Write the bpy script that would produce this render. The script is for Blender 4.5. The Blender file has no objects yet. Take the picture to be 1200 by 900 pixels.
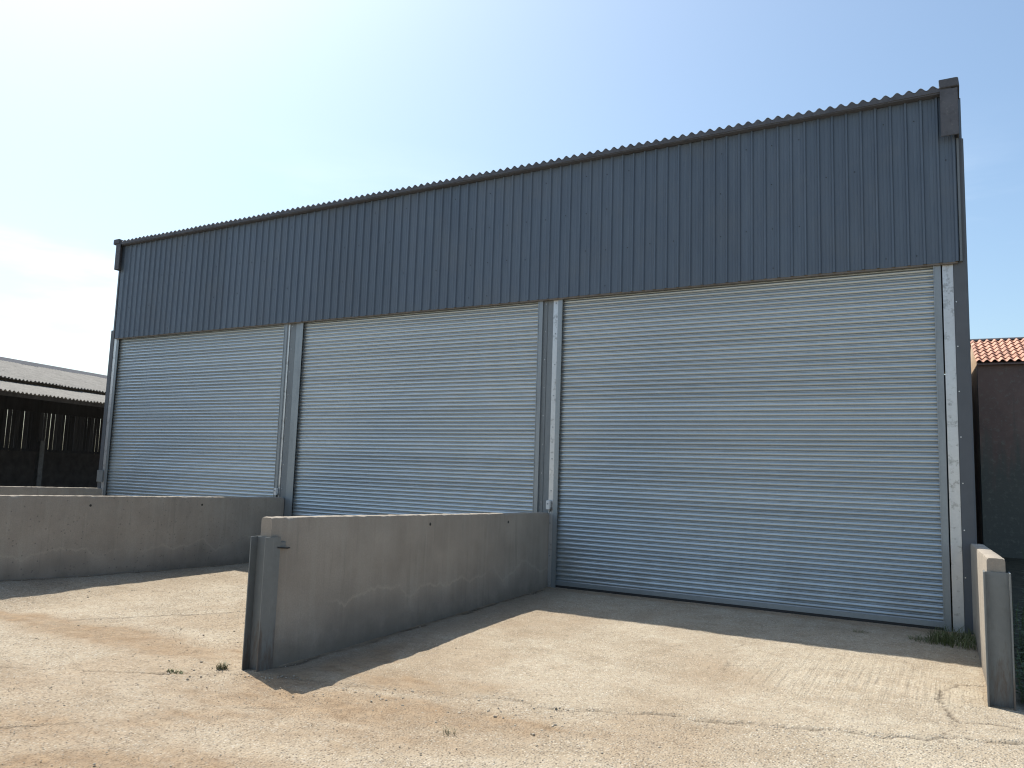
import bpy, math, random
import numpy as np
from mathutils import Vector, Matrix

scene = bpy.context.scene
R = math.radians
rng = random.Random(7)

# ------------------------------------------------------------------ camera
cam_d = bpy.data.cameras.new('camera')
cam = bpy.data.objects.new('camera', cam_d)
scene.collection.objects.link(cam)
CAM = Vector((5.976, -12.206, 1.8825))
yaw, pitch, roll, FPX = -0.5186, 0.1133, 0.0325, 916.4
fwd = Vector((math.sin(yaw) * math.cos(pitch), math.cos(yaw) * math.cos(pitch), math.sin(pitch)))
r0 = Vector((math.cos(yaw), -math.sin(yaw), 0)); u0 = r0.cross(fwd)
rt = r0 * math.cos(roll) + u0 * math.sin(roll)
up = -r0 * math.sin(roll) + u0 * math.cos(roll)
mw = Matrix((rt, up, -fwd)).transposed().to_4x4(); mw.translation = CAM
cam.matrix_world = mw
cam_d.sensor_fit = 'HORIZONTAL'; cam_d.sensor_width = 36.0
cam_d.lens = 36.0 * FPX / 1200.0
cam_d.clip_start = 0.05; cam_d.clip_end = 3000
scene.camera = cam

# ------------------------------------------------------------------ sky and sun
SUN_TO = Vector((-0.58, 0.22, 1.0)).normalized()      # towards the sun
sun_el = math.asin(SUN_TO.z)
sun_az = math.atan2(SUN_TO.x, SUN_TO.y)               # clockwise from +Y
world = bpy.data.worlds.new('World'); scene.world = world; world.use_nodes = True
wt = world.node_tree; wt.nodes.clear()
wo = wt.nodes.new('ShaderNodeOutputWorld'); bg = wt.nodes.new('ShaderNodeBackground')
sky = wt.nodes.new('ShaderNodeTexSky'); sky.sky_type = 'NISHITA'; sky.sun_disc = False
sky.sun_elevation = sun_el; sky.sun_rotation = sun_az
sky.air_density = 1.0; sky.dust_density = 2.3; sky.ozone_density = 1.0; sky.altitude = 50
bg.inputs['Strength'].default_value = 0.14
# thin cloud low in the sky, same recipe all round
tc = wt.nodes.new('ShaderNodeTexCoord'); sp = wt.nodes.new('ShaderNodeSeparateXYZ')
wt.links.new(tc.outputs['Generated'], sp.inputs[0])
mp = wt.nodes.new('ShaderNodeMapping'); mp.inputs['Scale'].default_value = (1.0, 1.0, 4.5)
mp.inputs['Location'].default_value = (5.3, 1.1, 2.0)
wt.links.new(tc.outputs['Generated'], mp.inputs[0])
cn = wt.nodes.new('ShaderNodeTexNoise'); cn.inputs['Scale'].default_value = 2.3
cn.inputs['Detail'].default_value = 7; cn.inputs['Roughness'].default_value = 0.55
wt.links.new(mp.outputs[0], cn.inputs['Vector'])
cr = wt.nodes.new('ShaderNodeMapRange'); cr.interpolation_type = 'SMOOTHSTEP'
cr.inputs[1].default_value = 0.46; cr.inputs[2].default_value = 0.72
wt.links.new(cn.outputs[0], cr.inputs[0])
el = wt.nodes.new('ShaderNodeMapRange'); el.interpolation_type = 'SMOOTHSTEP'
el.inputs[1].default_value = 0.42; el.inputs[2].default_value = 0.02
wt.links.new(sp.outputs['Z'], el.inputs[0])
mm = wt.nodes.new('ShaderNodeMath'); mm.operation = 'MULTIPLY'
wt.links.new(cr.outputs[0], mm.inputs[0]); wt.links.new(el.outputs[0], mm.inputs[1])
mx = wt.nodes.new('ShaderNodeMix'); mx.data_type = 'RGBA'
tint = wt.nodes.new('ShaderNodeMix'); tint.data_type = 'RGBA'; tint.blend_type = 'MULTIPLY'; tint.inputs[0].default_value = 1.0
wt.links.new(sky.outputs[0], tint.inputs[6]); tint.inputs[7].default_value = (0.915, 1.01, 1.005, 1)   # the phone's white balance
wt.links.new(mm.outputs[0], mx.inputs[0]); wt.links.new(tint.outputs[2], mx.inputs[6])
mx.inputs[7].default_value = (8.2, 8.6, 8.9, 1)
wt.links.new(mx.outputs[2], bg.inputs['Color']); wt.links.new(bg.outputs[0], wo.inputs[0])

sun_d = bpy.data.lights.new('sun', 'SUN'); sun_d.energy = 4.8; sun_d.angle = R(0.53)
sun_d.color = (1.0, 0.93, 0.82)
sun = bpy.data.objects.new('sun', sun_d); scene.collection.objects.link(sun)
sun.rotation_euler = (-SUN_TO).to_track_quat('-Z', 'Y').to_euler()
sun.location = (-20, 8, 40)

vs = scene.view_settings
vs.view_transform = 'Standard'; vs.look = 'None'; vs.gamma = 1.0; vs.exposure = 0.45
vs.use_curve_mapping = False
scene.cycles.use_denoising = True
scene.cycles.filter_width = 1.15

# ------------------------------------------------------------------ helpers
COL = scene.collection

def link(name, mesh, mat=None, parent=None):
    o = bpy.data.objects.new(name, mesh); COL.objects.link(o)
    if mat is not None and len(mesh.materials) == 0:
        mesh.materials.append(mat)
    if parent is not None:
        o.parent = parent
    return o

def tag(o, label=None, cat=None, group=None, kind=None):
    if label: o['label'] = label
    if cat: o['category'] = cat
    if group: o['group'] = group
    if kind: o['kind'] = kind
    return o

def empty(name, loc, rz=0.0):
    o = bpy.data.objects.new(name, None); COL.objects.link(o)
    o.location = loc; o.rotation_euler = (0, 0, rz); o.empty_display_size = 0.2
    return o

class MB:
    def __init__(s): s.v = []; s.f = []
    def box(s, a, b):
        x0, y0, z0 = a; x1, y1, z1 = b; n = len(s.v)
        s.v += [(x0, y0, z0), (x1, y0, z0), (x1, y1, z0), (x0, y1, z0), (x0, y0, z1), (x1, y0, z1), (x1, y1, z1), (x0, y1, z1)]
        s.f += [tuple(n + i for i in q) for q in ((0, 3, 2, 1), (4, 5, 6, 7), (0, 1, 5, 4), (1, 2, 6, 5), (2, 3, 7, 6), (3, 0, 4, 7))]
        return s
    def prism(s, pts, fn, a, b, cap=True):
        """closed 2-D outline swept from a to b; fn(p, t) gives the 3-D point"""
        n = len(s.v); k = len(pts)
        s.v += [fn(p, a) for p in pts] + [fn(p, b) for p in pts]
        for i in range(k):
            j = (i + 1) % k
            s.f.append((n + i, n + j, n + k + j, n + k + i))
        if cap:
            s.f.append(tuple(n + i for i in range(k))[::-1]); s.f.append(tuple(n + k + i for i in range(k)))
        return s
    def ribbon(s, pts, fn, a, b, thick):
        """open 2-D line given as (p, q) with q the depth; a shell of some thickness"""
        out = [(p, q) for p, q in pts] + [(p, q + thick) for p, q in reversed(pts)]
        n = len(s.v); k = len(out); h = len(pts)
        s.v += [fn(p, a) for p in out] + [fn(p, b) for p in out]
        for i in range(k):
            j = (i + 1) % k
            s.f.append((n + i, n + j, n + k + j, n + k + i))
        for i in range(h - 1):
            q = (n + i, n + i + 1, n + k - 2 - i, n + k - 1 - i)
            s.f.append(q[::-1]); s.f.append(tuple(e + k for e in q))
        return s
    def cyl(s, c, ax, r, h, seg=8):
        c = Vector(c); ax = Vector(ax).normalized(); t = ax.orthogonal().normalized(); b = ax.cross(t); n = len(s.v)
        for e in (0, h):
            for i in range(seg):
                an = 2 * math.pi * i / seg
                s.v.append(tuple(c + ax * e + t * r * math.cos(an) + b * r * math.sin(an)))
        for i in range(seg):
            j = (i + 1) % seg; s.f.append((n + i, n + j, n + seg + j, n + seg + i))
        s.f.append(tuple(n + i for i in range(seg))[::-1]); s.f.append(tuple(n + seg + i for i in range(seg)))
        return s
    def tube(s, pts, r, seg=6):
        pts = [Vector(p) for p in pts]; n = len(s.v)
        for i, p in enumerate(pts):
            d = (pts[min(i + 1, len(pts) - 1)] - pts[max(i - 1, 0)]).normalized()
            t = d.orthogonal().normalized(); b = d.cross(t)
            for k in range(seg):
                an = 2 * math.pi * k / seg; s.v.append(tuple(p + t * r * math.cos(an) + b * r * math.sin(an)))
        for i in range(len(pts) - 1):
            for k in range(seg):
                j = (k + 1) % seg; s.f.append((n + i * seg + k, n + i * seg + j, n + (i + 1) * seg + j, n + (i + 1) * seg + k))
        return s
    def mesh(s, name, smooth=False, bevel=0.0, seg=2):
        m = bpy.data.meshes.new(name); m.from_pydata(s.v, [], s.f); m.update()
        import bmesh
        bm = bmesh.new(); bm.from_mesh(m)
        if bevel > 0:
            bmesh.ops.bevel(bm, geom=list(bm.edges), offset=bevel, segments=seg, affect='EDGES', clamp_overlap=True)
        bmesh.ops.recalc_face_normals(bm, faces=list(bm.faces))
        bm.to_mesh(m); bm.free()
        if smooth:
            m.polygons.foreach_set('use_smooth', [True] * len(m.polygons))
            m.set_sharp_from_angle(angle=R(38))
        return m
    def build(s, name, mat, parent=None, smooth=False, bevel=0.0, seg=2):
        return link(name, s.mesh(name, smooth, bevel, seg), mat, parent)

# ---- material helpers
def new_mat(name):
    m = bpy.data.materials.new(name); m.use_nodes = True
    t = m.node_tree; b = t.nodes['Principled BSDF']
    return m, t, b
def N(t, typ, **kw):
    n = t.nodes.new(typ)
    for k, val in kw.items():
        if isinstance(k, str) and hasattr(n, k): setattr(n, k, val)
    return n
def coords(t, scale=(1, 1, 1), kind='Object', offset_random=False):
    c = N(t, 'ShaderNodeTexCoord'); m = N(t, 'ShaderNodeMapping'); m.inputs['Scale'].default_value = scale
    t.links.new(c.outputs[kind], m.inputs[0])
    if offset_random:
        oi = N(t, 'ShaderNodeObjectInfo'); sc = N(t, 'ShaderNodeVectorMath', operation='SCALE'); sc.inputs[3].default_value = 37.0
        cmb = N(t, 'ShaderNodeCombineXYZ')
        for i in range(3): t.links.new(oi.outputs['Random'], cmb.inputs[i])
        t.links.new(cmb.outputs[0], sc.inputs[0]); t.links.new(sc.outputs[0], m.inputs['Location'])
    return m.outputs[0]
def noise(t, vec, scale, detail=4, rough=0.55, dist=0.0):
    n = N(t, 'ShaderNodeTexNoise'); n.inputs['Scale'].default_value = scale; n.inputs['Detail'].default_value = detail
    n.inputs['Roughness'].default_value = rough; n.inputs['Distortion'].default_value = dist
    t.links.new(vec, n.inputs['Vector']); return n.outputs[0]
def rmap(t, val, a, b, c=0.0, d=1.0, smooth=False):
    n = N(t, 'ShaderNodeMapRange')
    if smooth: n.interpolation_type = 'SMOOTHSTEP'
    for i, x in zip((1, 2, 3, 4), (a, b, c, d)): n.inputs[i].default_value = x
    t.links.new(val, n.inputs[0]); return n.outputs[0]
def mix(t, fac, a, b, mode='MIX'):
    n = N(t, 'ShaderNodeMix'); n.data_type = 'RGBA'; n.blend_type = mode
    for sock, x in ((0, fac), (6, a), (7, b)):
        if isinstance(x, (int, float)): n.inputs[sock].default_value = x
        elif isinstance(x, tuple): n.inputs[sock].default_value = (*x, 1) if len(x) == 3 else x
        else: t.links.new(x, n.inputs[sock])
    return n.outputs[2]
def math_(t, op, a, b):
    n = N(t, 'ShaderNodeMath', operation=op)
    for i, x in enumerate((a, b)):
        if isinstance(x, (int, float)): n.inputs[i].default_value = x
        else: t.links.new(x, n.inputs[i])
    return n.outputs[0]
def bump(t, b, h, strength=0.3, dist=0.01):
    n = N(t, 'ShaderNodeBump'); n.inputs['Strength'].default_value = strength; n.inputs['Distance'].default_value = dist
    t.links.new(h, n.inputs['Height']); t.links.new(n.outputs[0], b.inputs['Normal'])
def obj_random(t):
    return N(t, 'ShaderNodeObjectInfo').outputs['Random']

def simple_mat(name, col, rough=0.6, metal=0.0, var=0.12, scale=6.0, bmp=0.0, bscale=40, stretch=(1, 1, 1), rnd=0.0):
    m, t, b = new_mat(name)
    v = coords(t, stretch, offset_random=True)
    n = noise(t, v, scale, 5)
    c = mix(t, rmap(t, n, 0.3, 0.7), tuple(x * (1 - var) for x in col), tuple(min(1, x * (1 + var)) for x in col))
    if rnd:
        hs = N(t, 'ShaderNodeHueSaturation'); t.links.new(c, hs.inputs['Color'])
        t.links.new(rmap(t, obj_random(t), 0, 1, 1 - rnd, 1 + rnd), hs.inputs['Value']); c = hs.outputs[0]
    t.links.new(c, b.inputs['Base Color'])
    b.inputs['Roughness'].default_value = rough; b.inputs['Metallic'].default_value = metal
    if bmp: bump(t, b, noise(t, v, bscale, 4), bmp, 0.01)
    return m

# anthracite-blue coated steel
def mat_cladding():
    m, t, b = new_mat('coated_steel_sheet')
    v = coords(t, (1, 1, 0.12), offset_random=True); n = noise(t, v, 9, 5)
    c = mix(t, rmap(t, n, 0.35, 0.7), (0.079, 0.109, 0.150), (0.095, 0.129, 0.172))
    v2 = coords(t, (1, 1, 1), offset_random=True)
    d = noise(t, v2, 1.2, 6, 0.65)
    c = mix(t, rmap(t, d, 0.5, 0.8, 0, 0.35), c, (0.135, 0.155, 0.170))
    hs = N(t, 'ShaderNodeHueSaturation'); t.links.new(c, hs.inputs['Color'])
    t.links.new(rmap(t, obj_random(t), 0, 1, 0.93, 1.07), hs.inputs['Value'])
    t.links.new(hs.outputs[0], b.inputs['Base Color'])
    t.links.new(rmap(t, d, 0.3, 0.7, 0.38, 0.52), b.inputs['Roughness'])
    bump(t, b, noise(t, v2, 2.5, 2), 0.12, 0.02)
    return m
# galvanised steel
def mat_galv(name, base=(0.56, 0.59, 0.62), rough=(0.34, 0.5), spangle=45, metal=0.75, dull=0.5, dirt=0.0, wob=0.08, splash=False):
    m, t, b = new_mat(name)
    v = coords(t, (1, 1, 1), offset_random=True)
    vo = N(t, 'ShaderNodeTexVoronoi'); vo.inputs['Scale'].default_value = spangle; t.links.new(v, vo.inputs['Vector'])
    c = mix(t, rmap(t, vo.outputs['Color'], 0, 1, 0.0, 0.5), tuple(x * 0.86 for x in base), base)
    n = noise(t, coords(t, (1, 1, 0.35), offset_random=True), 3.2, 6, 0.65)
    c = mix(t, rmap(t, n, 0.48, 0.78, 0, dull), c, tuple(x * 0.62 for x in base))
    if dirt:
        n2 = noise(t, v, 7, 5, 0.7)
        c = mix(t, rmap(t, n2, 0.55, 0.66, 0, dirt), c, (0.13, 0.13, 0.12))
    if splash:      # mud thrown up on the lowest slats
        g = N(t, 'ShaderNodeNewGeometry'); sz = N(t, 'ShaderNodeSeparateXYZ'); t.links.new(g.outputs['Position'], sz.inputs[0])
        wn = N(t, 'ShaderNodeTexNoise'); wn.inputs['Scale'].default_value = 2.2; wn.inputs['Detail'].default_value = 6; t.links.new(g.outputs['Position'], wn.inputs['Vector'])
        lo = math_(t, 'ADD', rmap(t, sz.outputs['Z'], 1.0, 0.0, 0, 1), rmap(t, wn.outputs[0], 0.3, 0.7, -0.45, 0.35))
        c = mix(t, rmap(t, lo, 0.35, 1.1, 0, 0.32), c, (0.22, 0.20, 0.17))
        up_ = noise(t, coords(t, (0.5, 1, 1), offset_random=True), 1.6, 5, 0.7)
        c = mix(t, rmap(t, up_, 0.55, 0.75, 0, 0.25), c, tuple(x * 0.6 for x in base))
    hs = N(t, 'ShaderNodeHueSaturation'); t.links.new(c, hs.inputs['Color'])
    t.links.new(rmap(t, obj_random(t), 0, 1, 0.9, 1.08), hs.inputs['Value'])
    t.links.new(hs.outputs[0], b.inputs['Base Color'])
    b.inputs['Metallic'].default_value = metal
    t.links.new(rmap(t, n, 0.3, 0.75, rough[0], rough[1]), b.inputs['Roughness'])
    bump(t, b, noise(t, v, 6, 3), wob, 0.01)
    return m
# precast concrete with streaks and a dirt line near the foot
def mat_concrete():
    m, t, b = new_mat('precast_concrete')
    v = coords(t, offset_random=True); vp = coords(t)
    n = noise(t, v, 1.6, 7, 0.6)
    c = mix(t, rmap(t, n, 0.32, 0.7), (0.285, 0.25, 0.207), (0.385, 0.34, 0.283))
    st = noise(t, coords(t, (7, 7, 0.5), offset_random=True), 1.4, 5, 0.6)
    c = mix(t, rmap(t, st, 0.5, 0.74, 0, 0.5), c, (0.40, 0.37, 0.31))
    st2 = noise(t, coords(t, (11, 11, 0.7), offset_random=True), 1.2, 5, 0.65)
    c = mix(t, rmap(t, st2, 0.57, 0.75, 0, 0.42), c, (0.155, 0.14, 0.12))
    sx = N(t, 'ShaderNodeSeparateXYZ'); t.links.new(vp, sx.inputs[0])
    ln = noise(t, coords(t, (1, 1, 0.0)), 0.85, 5, 0.55)
    h = math_(t, 'SUBTRACT', sx.outputs['Z'], rmap(t, ln, 0.25, 0.75, 0.02, 0.66))
    pm_ = rmap(t, noise(t, coords(t, (1, 1, 0.2), offset_random=True), 0.9, 3), 0.36, 0.56)
    wet = math_(t, 'MULTIPLY', rmap(t, h, 0.06, -0.25, 0, 0.5, True), rmap(t, pm_, 0, 1, 0.35, 1))
    c = mix(t, wet, c, (0.15, 0.135, 0.115))
    rim = math_(t, 'MULTIPLY', rmap(t, h, -0.012, 0.012, 0, 1, True), rmap(t, h, 0.05, 0.012, 0, 1, True))
    c = mix(t, math_(t, 'MULTIPLY', math_(t, 'MULTIPLY', rim, pm_), 0.55), c, (0.44, 0.39, 0.31))
    pv = N(t, 'ShaderNodeTexVoronoi'); pv.inputs['Scale'].default_value = 16; t.links.new(v, pv.inputs['Vector'])
    pc = N(t, 'ShaderNodeSeparateColor'); t.links.new(pv.outputs['Color'], pc.inputs[0])
    pit = math_(t, 'MULTIPLY', rmap(t, pc.outputs[0], 0.86, 0.9), rmap(t, pv.outputs['Distance'], 0.22, 0.10))
    c = mix(t, math_(t, 'MULTIPLY', pit, 0.6), c, (0.10, 0.09, 0.08))
    foot = rmap(t, math_(t, 'ADD', sx.outputs['Z'], rmap(t, noise(t, v, 4, 6, 0.7), 0.3, 0.7, -0.12, 0.12)), 0.12, -0.12, 0, 0.6)
    c = mix(t, foot, c, (0.14, 0.115, 0.085))
    fine = noise(t, v, 60, 4, 0.6)
    c = mix(t, rmap(t, fine, 0.3, 0.72, 0, 0.35), c, (0.17, 0.15, 0.13))
    t.links.new(c, b.inputs['Base Color']); b.inputs['Roughness'].default_value = 0.92
    hh = math_(t, 'ADD', math_(t, 'MULTIPLY', noise(t, v, 5, 6, 0.6), 2.0), noise(t, v, 90, 3))
    hh = math_(t, 'SUBTRACT', hh, math_(t, 'MULTIPLY', pit, 2.0))
    bump(t, b, hh, 0.5, 0.006)
    return m
def mat_ground():
    m, t, b = new_mat('yard_concrete')
    vp = coords(t)
    def at(name):
        n = N(t, 'ShaderNodeAttribute'); n.attribute_name = name; return n.outputs['Fac']
    dirt, crack, slab = at('dirt'), at('crack'), at('slab')
    big = noise(t, vp, 0.55, 8, 0.62); mid = noise(t, vp, 3.0, 8, 0.66); fine = noise(t, vp, 26, 6, 0.7)
    c = mix(t, rmap(t, big, 0.3, 0.72), (0.31, 0.258, 0.190), (0.40, 0.343, 0.262))
    c = mix(t, rmap(t, mid, 0.46, 0.72, 0, 0.6), c, (0.45, 0.41, 0.33))
    c = mix(t, rmap(t, mid, 0.46, 0.28, 0, 0.6), c, (0.235, 0.19, 0.135))
    blot = noise(t, coords(t, (1.0, 1.7, 1)), 1.25, 8, 0.7, 0.4)
    c = mix(t, rmap(t, blot, 0.53, 0.70, 0, 0.5), c, (0.24, 0.195, 0.135))
    # exposed aggregate
    vo = N(t, 'ShaderNodeTexVoronoi'); vo.inputs['Scale'].default_value = 48; t.links.new(vp, vo.inputs['Vector'])
    sv = N(t, 'ShaderNodeSeparateColor'); t.links.new(vo.outputs['Color'], sv.inputs[0])
    dark_st = math_(t, 'MULTIPLY', rmap(t, sv.outputs[0], 0.72, 0.80), rmap(t, vo.outputs['Distance'], 0.55, 0.30))
    pale_st = math_(t, 'MULTIPLY', rmap(t, sv.outputs[1], 0.66, 0.76), rmap(t, vo.outputs['Distance'], 0.55, 0.30))
    amount = math_(t, 'SUBTRACT', 1.0, math_(t, 'MULTIPLY', slab, 0.25))
    c = mix(t, math_(t, 'MULTIPLY', dark_st, math_(t, 'MULTIPLY', amount, 0.85)), c, (0.12, 0.105, 0.09))
    c = mix(t, math_(t, 'MULTIPLY', pale_st, math_(t, 'MULTIPLY', amount, 0.7)), c, (0.60, 0.56, 0.48))
    vo2 = N(t, 'ShaderNodeTexVoronoi'); vo2.inputs['Scale'].default_value = 21; t.links.new(vp, vo2.inputs['Vector'])
    sv2 = N(t, 'ShaderNodeSeparateColor'); t.links.new(vo2.outputs['Color'], sv2.inputs[0])
    big_st = math_(t, 'MULTIPLY', rmap(t, sv2.outputs[0], 0.80, 0.86), rmap(t, vo2.outputs['Distance'], 0.45, 0.28))
    c = mix(t, math_(t, 'MULTIPLY', big_st, math_(t, 'MULTIPLY', amount, 0.6)), c, mix(t, sv2.outputs[1], (0.13, 0.11, 0.09), (0.52, 0.48, 0.41)))
    c = mix(t, rmap(t, fine, 0.48, 0.72, 0, 0.6), c, (0.19, 0.165, 0.13))
    # loose sandy dirt
    dn = math_(t, 'MULTIPLY', dirt, rmap(t, mid, 0.25, 0.6, 0.45, 1.0))
    dc = mix(t, rmap(t, noise(t, vp, 9, 6, 0.65), 0.3, 0.7), (0.165, 0.108, 0.062), (0.31, 0.218, 0.132))
    c = mix(t, math_(t, 'MULTIPLY', dn, 0.85), c, dc)
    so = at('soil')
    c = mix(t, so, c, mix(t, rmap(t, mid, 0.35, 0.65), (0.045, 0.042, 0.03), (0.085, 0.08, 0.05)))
    c = mix(t, crack, c, (0.085, 0.066, 0.047))
    t.links.new(c, b.inputs['Base Color']); b.inputs['Roughness'].default_value = 0.95
    b.inputs['Specular IOR Level'].default_value = 0.25
    # brushed grooves on the slab by the right-hand door
    gv = noise(t, coords(t, (16, 0.7, 1)), 1.0, 2)
    gr = at('groove')
    hh = math_(t, 'ADD', math_(t, 'MULTIPLY', mid, 1.6), math_(t, 'MULTIPLY', fine, 0.9))
    hh = math_(t, 'ADD', hh, math_(t, 'MULTIPLY', rmap(t, vo.outputs['Distance'], 0.6, 0.1), math_(t, 'MULTIPLY', amount, 0.8)))
    hh = math_(t, 'ADD', hh, math_(t, 'MULTIPLY', math_(t, 'MULTIPLY', gv, gr), 2.4))
    bump(t, b, hh, 0.8, 0.014)
    return m
def mat_fibre(name, base, lichen=(0.55, 0.50, 0.40), amt=0.6):
    m, t, b = new_mat(name)
    v = coords(t, offset_random=True); n = noise(t, v, 3, 7, 0.65); f = noise(t, v, 22, 5, 0.7)
    c = mix(t, rmap(t, n, 0.3, 0.7), tuple(x * 0.8 for x in base), tuple(x * 1.15 for x in base))
    c = mix(t, rmap(t, f, 0.56, 0.68, 0, amt), c, lichen)
    c = mix(t, rmap(t, noise(t, v, 9, 5), 0.56, 0.7, 0, 0.5), c, tuple(x * 0.45 for x in base))
    t.links.new(c, b.inputs['Base Color']); b.inputs['Roughness'].default_value = 0.93
    bump(t, b, f, 0.3, 0.004); return m
def mat_oldwall():
    m, t, b = new_mat('stained_render_wall')
    v = coords(t); n = noise(t, v, 0.7, 7, 0.65, 0.6); f = noise(t, v, 8, 6, 0.7); st = noise(t, coords(t, (3, 3, 0.3)), 1.3, 6, 0.6)
    c = mix(t, rmap(t, n, 0.35, 0.65), (0.145, 0.103, 0.088), (0.225, 0.155, 0.13))
    sx = N(t, 'ShaderNodeSeparateXYZ'); t.links.new(v, sx.inputs[0])
    low = math_(t, 'ADD', rmap(t, sx.outputs['Z'], 4.6, 1.6), rmap(t, st, 0.3, 0.7, -0.5, 0.5))
    c = mix(t, rmap(t, low, 0.3, 0.8, 0, 0.8), c, (0.105, 0.122, 0.105))
    c = mix(t, rmap(t, f, 0.53, 0.66, 0, 0.6), c, (0.22, 0.215, 0.185))
    t.links.new(c, b.inputs['Base Color']); b.inputs['Roughness'].default_value = 0.9
    bump(t, b, f, 0.5, 0.02); return m
def mat_leaf(name, c1, c2):
    m, t, b = new_mat(name)
    n = noise(t, coords(t), 14, 3)
    t.links.new(mix(t, rmap(t, n, 0.3, 0.7), c1, c2), b.inputs['Base Color'])
    b.inputs['Roughness'].default_value = 0.6
    return m

def mat_post():
    m = mat_galv('weathered_steel_post', (0.20, 0.215, 0.215), (0.5, 0.7), 18, 0.3, 0.6, 0.25)
    t = m.node_tree; b = t.nodes['Principled BSDF']; src = b.inputs['Base Color'].links[0].from_socket
    v = coords(t); sx = N(t, 'ShaderNodeSeparateXYZ'); t.links.new(v, sx.inputs[0])
    n = noise(t, coords(t, (3, 3, 0.6)), 5, 6, 0.7)
    r1 = math_(t, 'ADD', rmap(t, sx.outputs['Z'], 0.55, -0.15, 0, 0.55), rmap(t, n, 0.3, 0.72, -0.35, 0.45))
    c = mix(t, rmap(t, r1, 0.3, 0.62, 0, 0.65), src, (0.105, 0.07, 0.045))
    n2 = noise(t, coords(t, (14, 14, 1.2)), 3, 5, 0.7)
    c = mix(t, rmap(t, n2, 0.58, 0.75, 0, 0.4), c, (0.34, 0.34, 0.32))
    t.links.new(c, b.inputs['Base Color']); return m
M = dict(
    clad=mat_cladding(), slat=mat_galv('galvanised_slat', (0.52, 0.58, 0.60), (0.33, 0.43), 60, 0.70, 0.2, 0.0, 0.16, True),
    galv=mat_galv('galvanised_steel', (0.31, 0.345, 0.365), (0.42, 0.55), 40, 0.6, 0.5),
    strip=mat_galv('stained_galvanised_strip', (0.66, 0.68, 0.69), (0.32, 0.5), 30, 0.7, 0.3, 0.55),
    col=mat_galv('dull_galvanised_column', (0.20, 0.225, 0.24), (0.5, 0.65), 35, 0.45, 0.45),
    post=mat_post(),
    flash=simple_mat('slate_grey_flashing', (0.085, 0.095, 0.108), 0.5, 0.0, 0.1, 3, 0.06, 5),
    trim=simple_mat('drip_trim_metal', (0.16, 0.14, 0.12), 0.55, 0.2, 0.2, 6),
    conc=mat_concrete(), ground=mat_ground(),
    eave=mat_fibre('grey_fibre_cement_edge', (0.085, 0.092, 0.108), (0.26, 0.27, 0.26), 0.22),
    roof=mat_fibre('grey_fibre_cement_roof', (0.20, 0.20, 0.20)),
    shedroof=mat_fibre('weathered_asbestos_cement', (0.29, 0.275, 0.25), (0.42, 0.40, 0.35), 0.75),
    timber=simple_mat('black_timber', (0.075, 0.078, 0.085), 0.85, 0, 0.35, 5, 0.3, 30, (1, 1, 0.15), 0.3),
    shedwall=simple_mat('dark_blockwork', (0.095, 0.09, 0.09), 0.92, 0, 0.3, 3, 0.3, 20),
    shedpost=simple_mat('dull_steel_shed_post', (0.15, 0.155, 0.16), 0.6, 0.3, 0.25, 6),
    oldwall=mat_oldwall(),
    gable=simple_mat('warm_sandstone_render', (0.50, 0.36, 0.24), 0.92, 0, 0.2, 4, 0.2, 30),
    tile=simple_mat('clay_pantile', (0.47, 0.25, 0.175), 0.75, 0, 0.35, 9, 0.15, 40, (1, 1, 1), 0.22),
    box=simple_mat('off_white_plastic', (0.62, 0.64, 0.64), 0.45, 0, 0.06, 8),
    black=simple_mat('black_cable', (0.02, 0.02, 0.02), 0.6),
    screw=simple_mat('dark_screw_heads', (0.03, 0.035, 0.04), 0.5, 0.3),
    zinc=simple_mat('bright_screw_heads', (0.6, 0.62, 0.63), 0.35, 0.7),
    hole=simple_mat('hole_shade_and_tie_bar', (0.03, 0.028, 0.026), 0.9),  # shade inside the lifting holes as a dark colour; also the tie bar
    stone=simple_mat('loose_stone', (0.30, 0.262, 0.21), 0.95, 0, 0.62, 17, 0.3, 60),
    grass=mat_leaf('grass_blade', (0.06, 0.085, 0.022), (0.115, 0.13, 0.045)),
    dry=mat_leaf('dry_weed_leaf', (0.13, 0.125, 0.06), (0.19, 0.17, 0.09)),
    weed=mat_leaf('nettle_leaf', (0.045, 0.085, 0.03), (0.085, 0.13, 0.05)),
)

# ------------------------------------------------------------------ ground: one sheet to the horizon
nrs = np.random.RandomState(3)
def vnoise(x, y, seed):
    xi = np.floor(x).astype(np.int64); yi = np.floor(y).astype(np.int64); fx = x - xi; fy = y - yi
    fx = fx * fx * (3 - 2 * fx); fy = fy * fy * (3 - 2 * fy)
    def h(a, b):
        k = (a * 374761393 + b * 668265263 + seed * 982451653) & 0xFFFFFFFF
        k = ((k ^ (k >> 13)) * 1274126177) & 0xFFFFFFFF
        return ((k ^ (k >> 16)) & 0xFFFF) / 65535.0
    return (h(xi, yi) * (1 - fx) + h(xi + 1, yi) * fx) * (1 - fy) + (h(xi, yi + 1) * (1 - fx) + h(xi + 1, yi + 1) * fx) * fy
def fbm(x, y, seed, o=4, g=0.5):
    s = 0; a = 1; n = 0
    for i in range(o):
        s = s + a * vnoise(x * 2 ** i + 13.7 * i, y * 2 ** i + 7.1 * i, seed + i); n += a; a *= g
    return s / n
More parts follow.
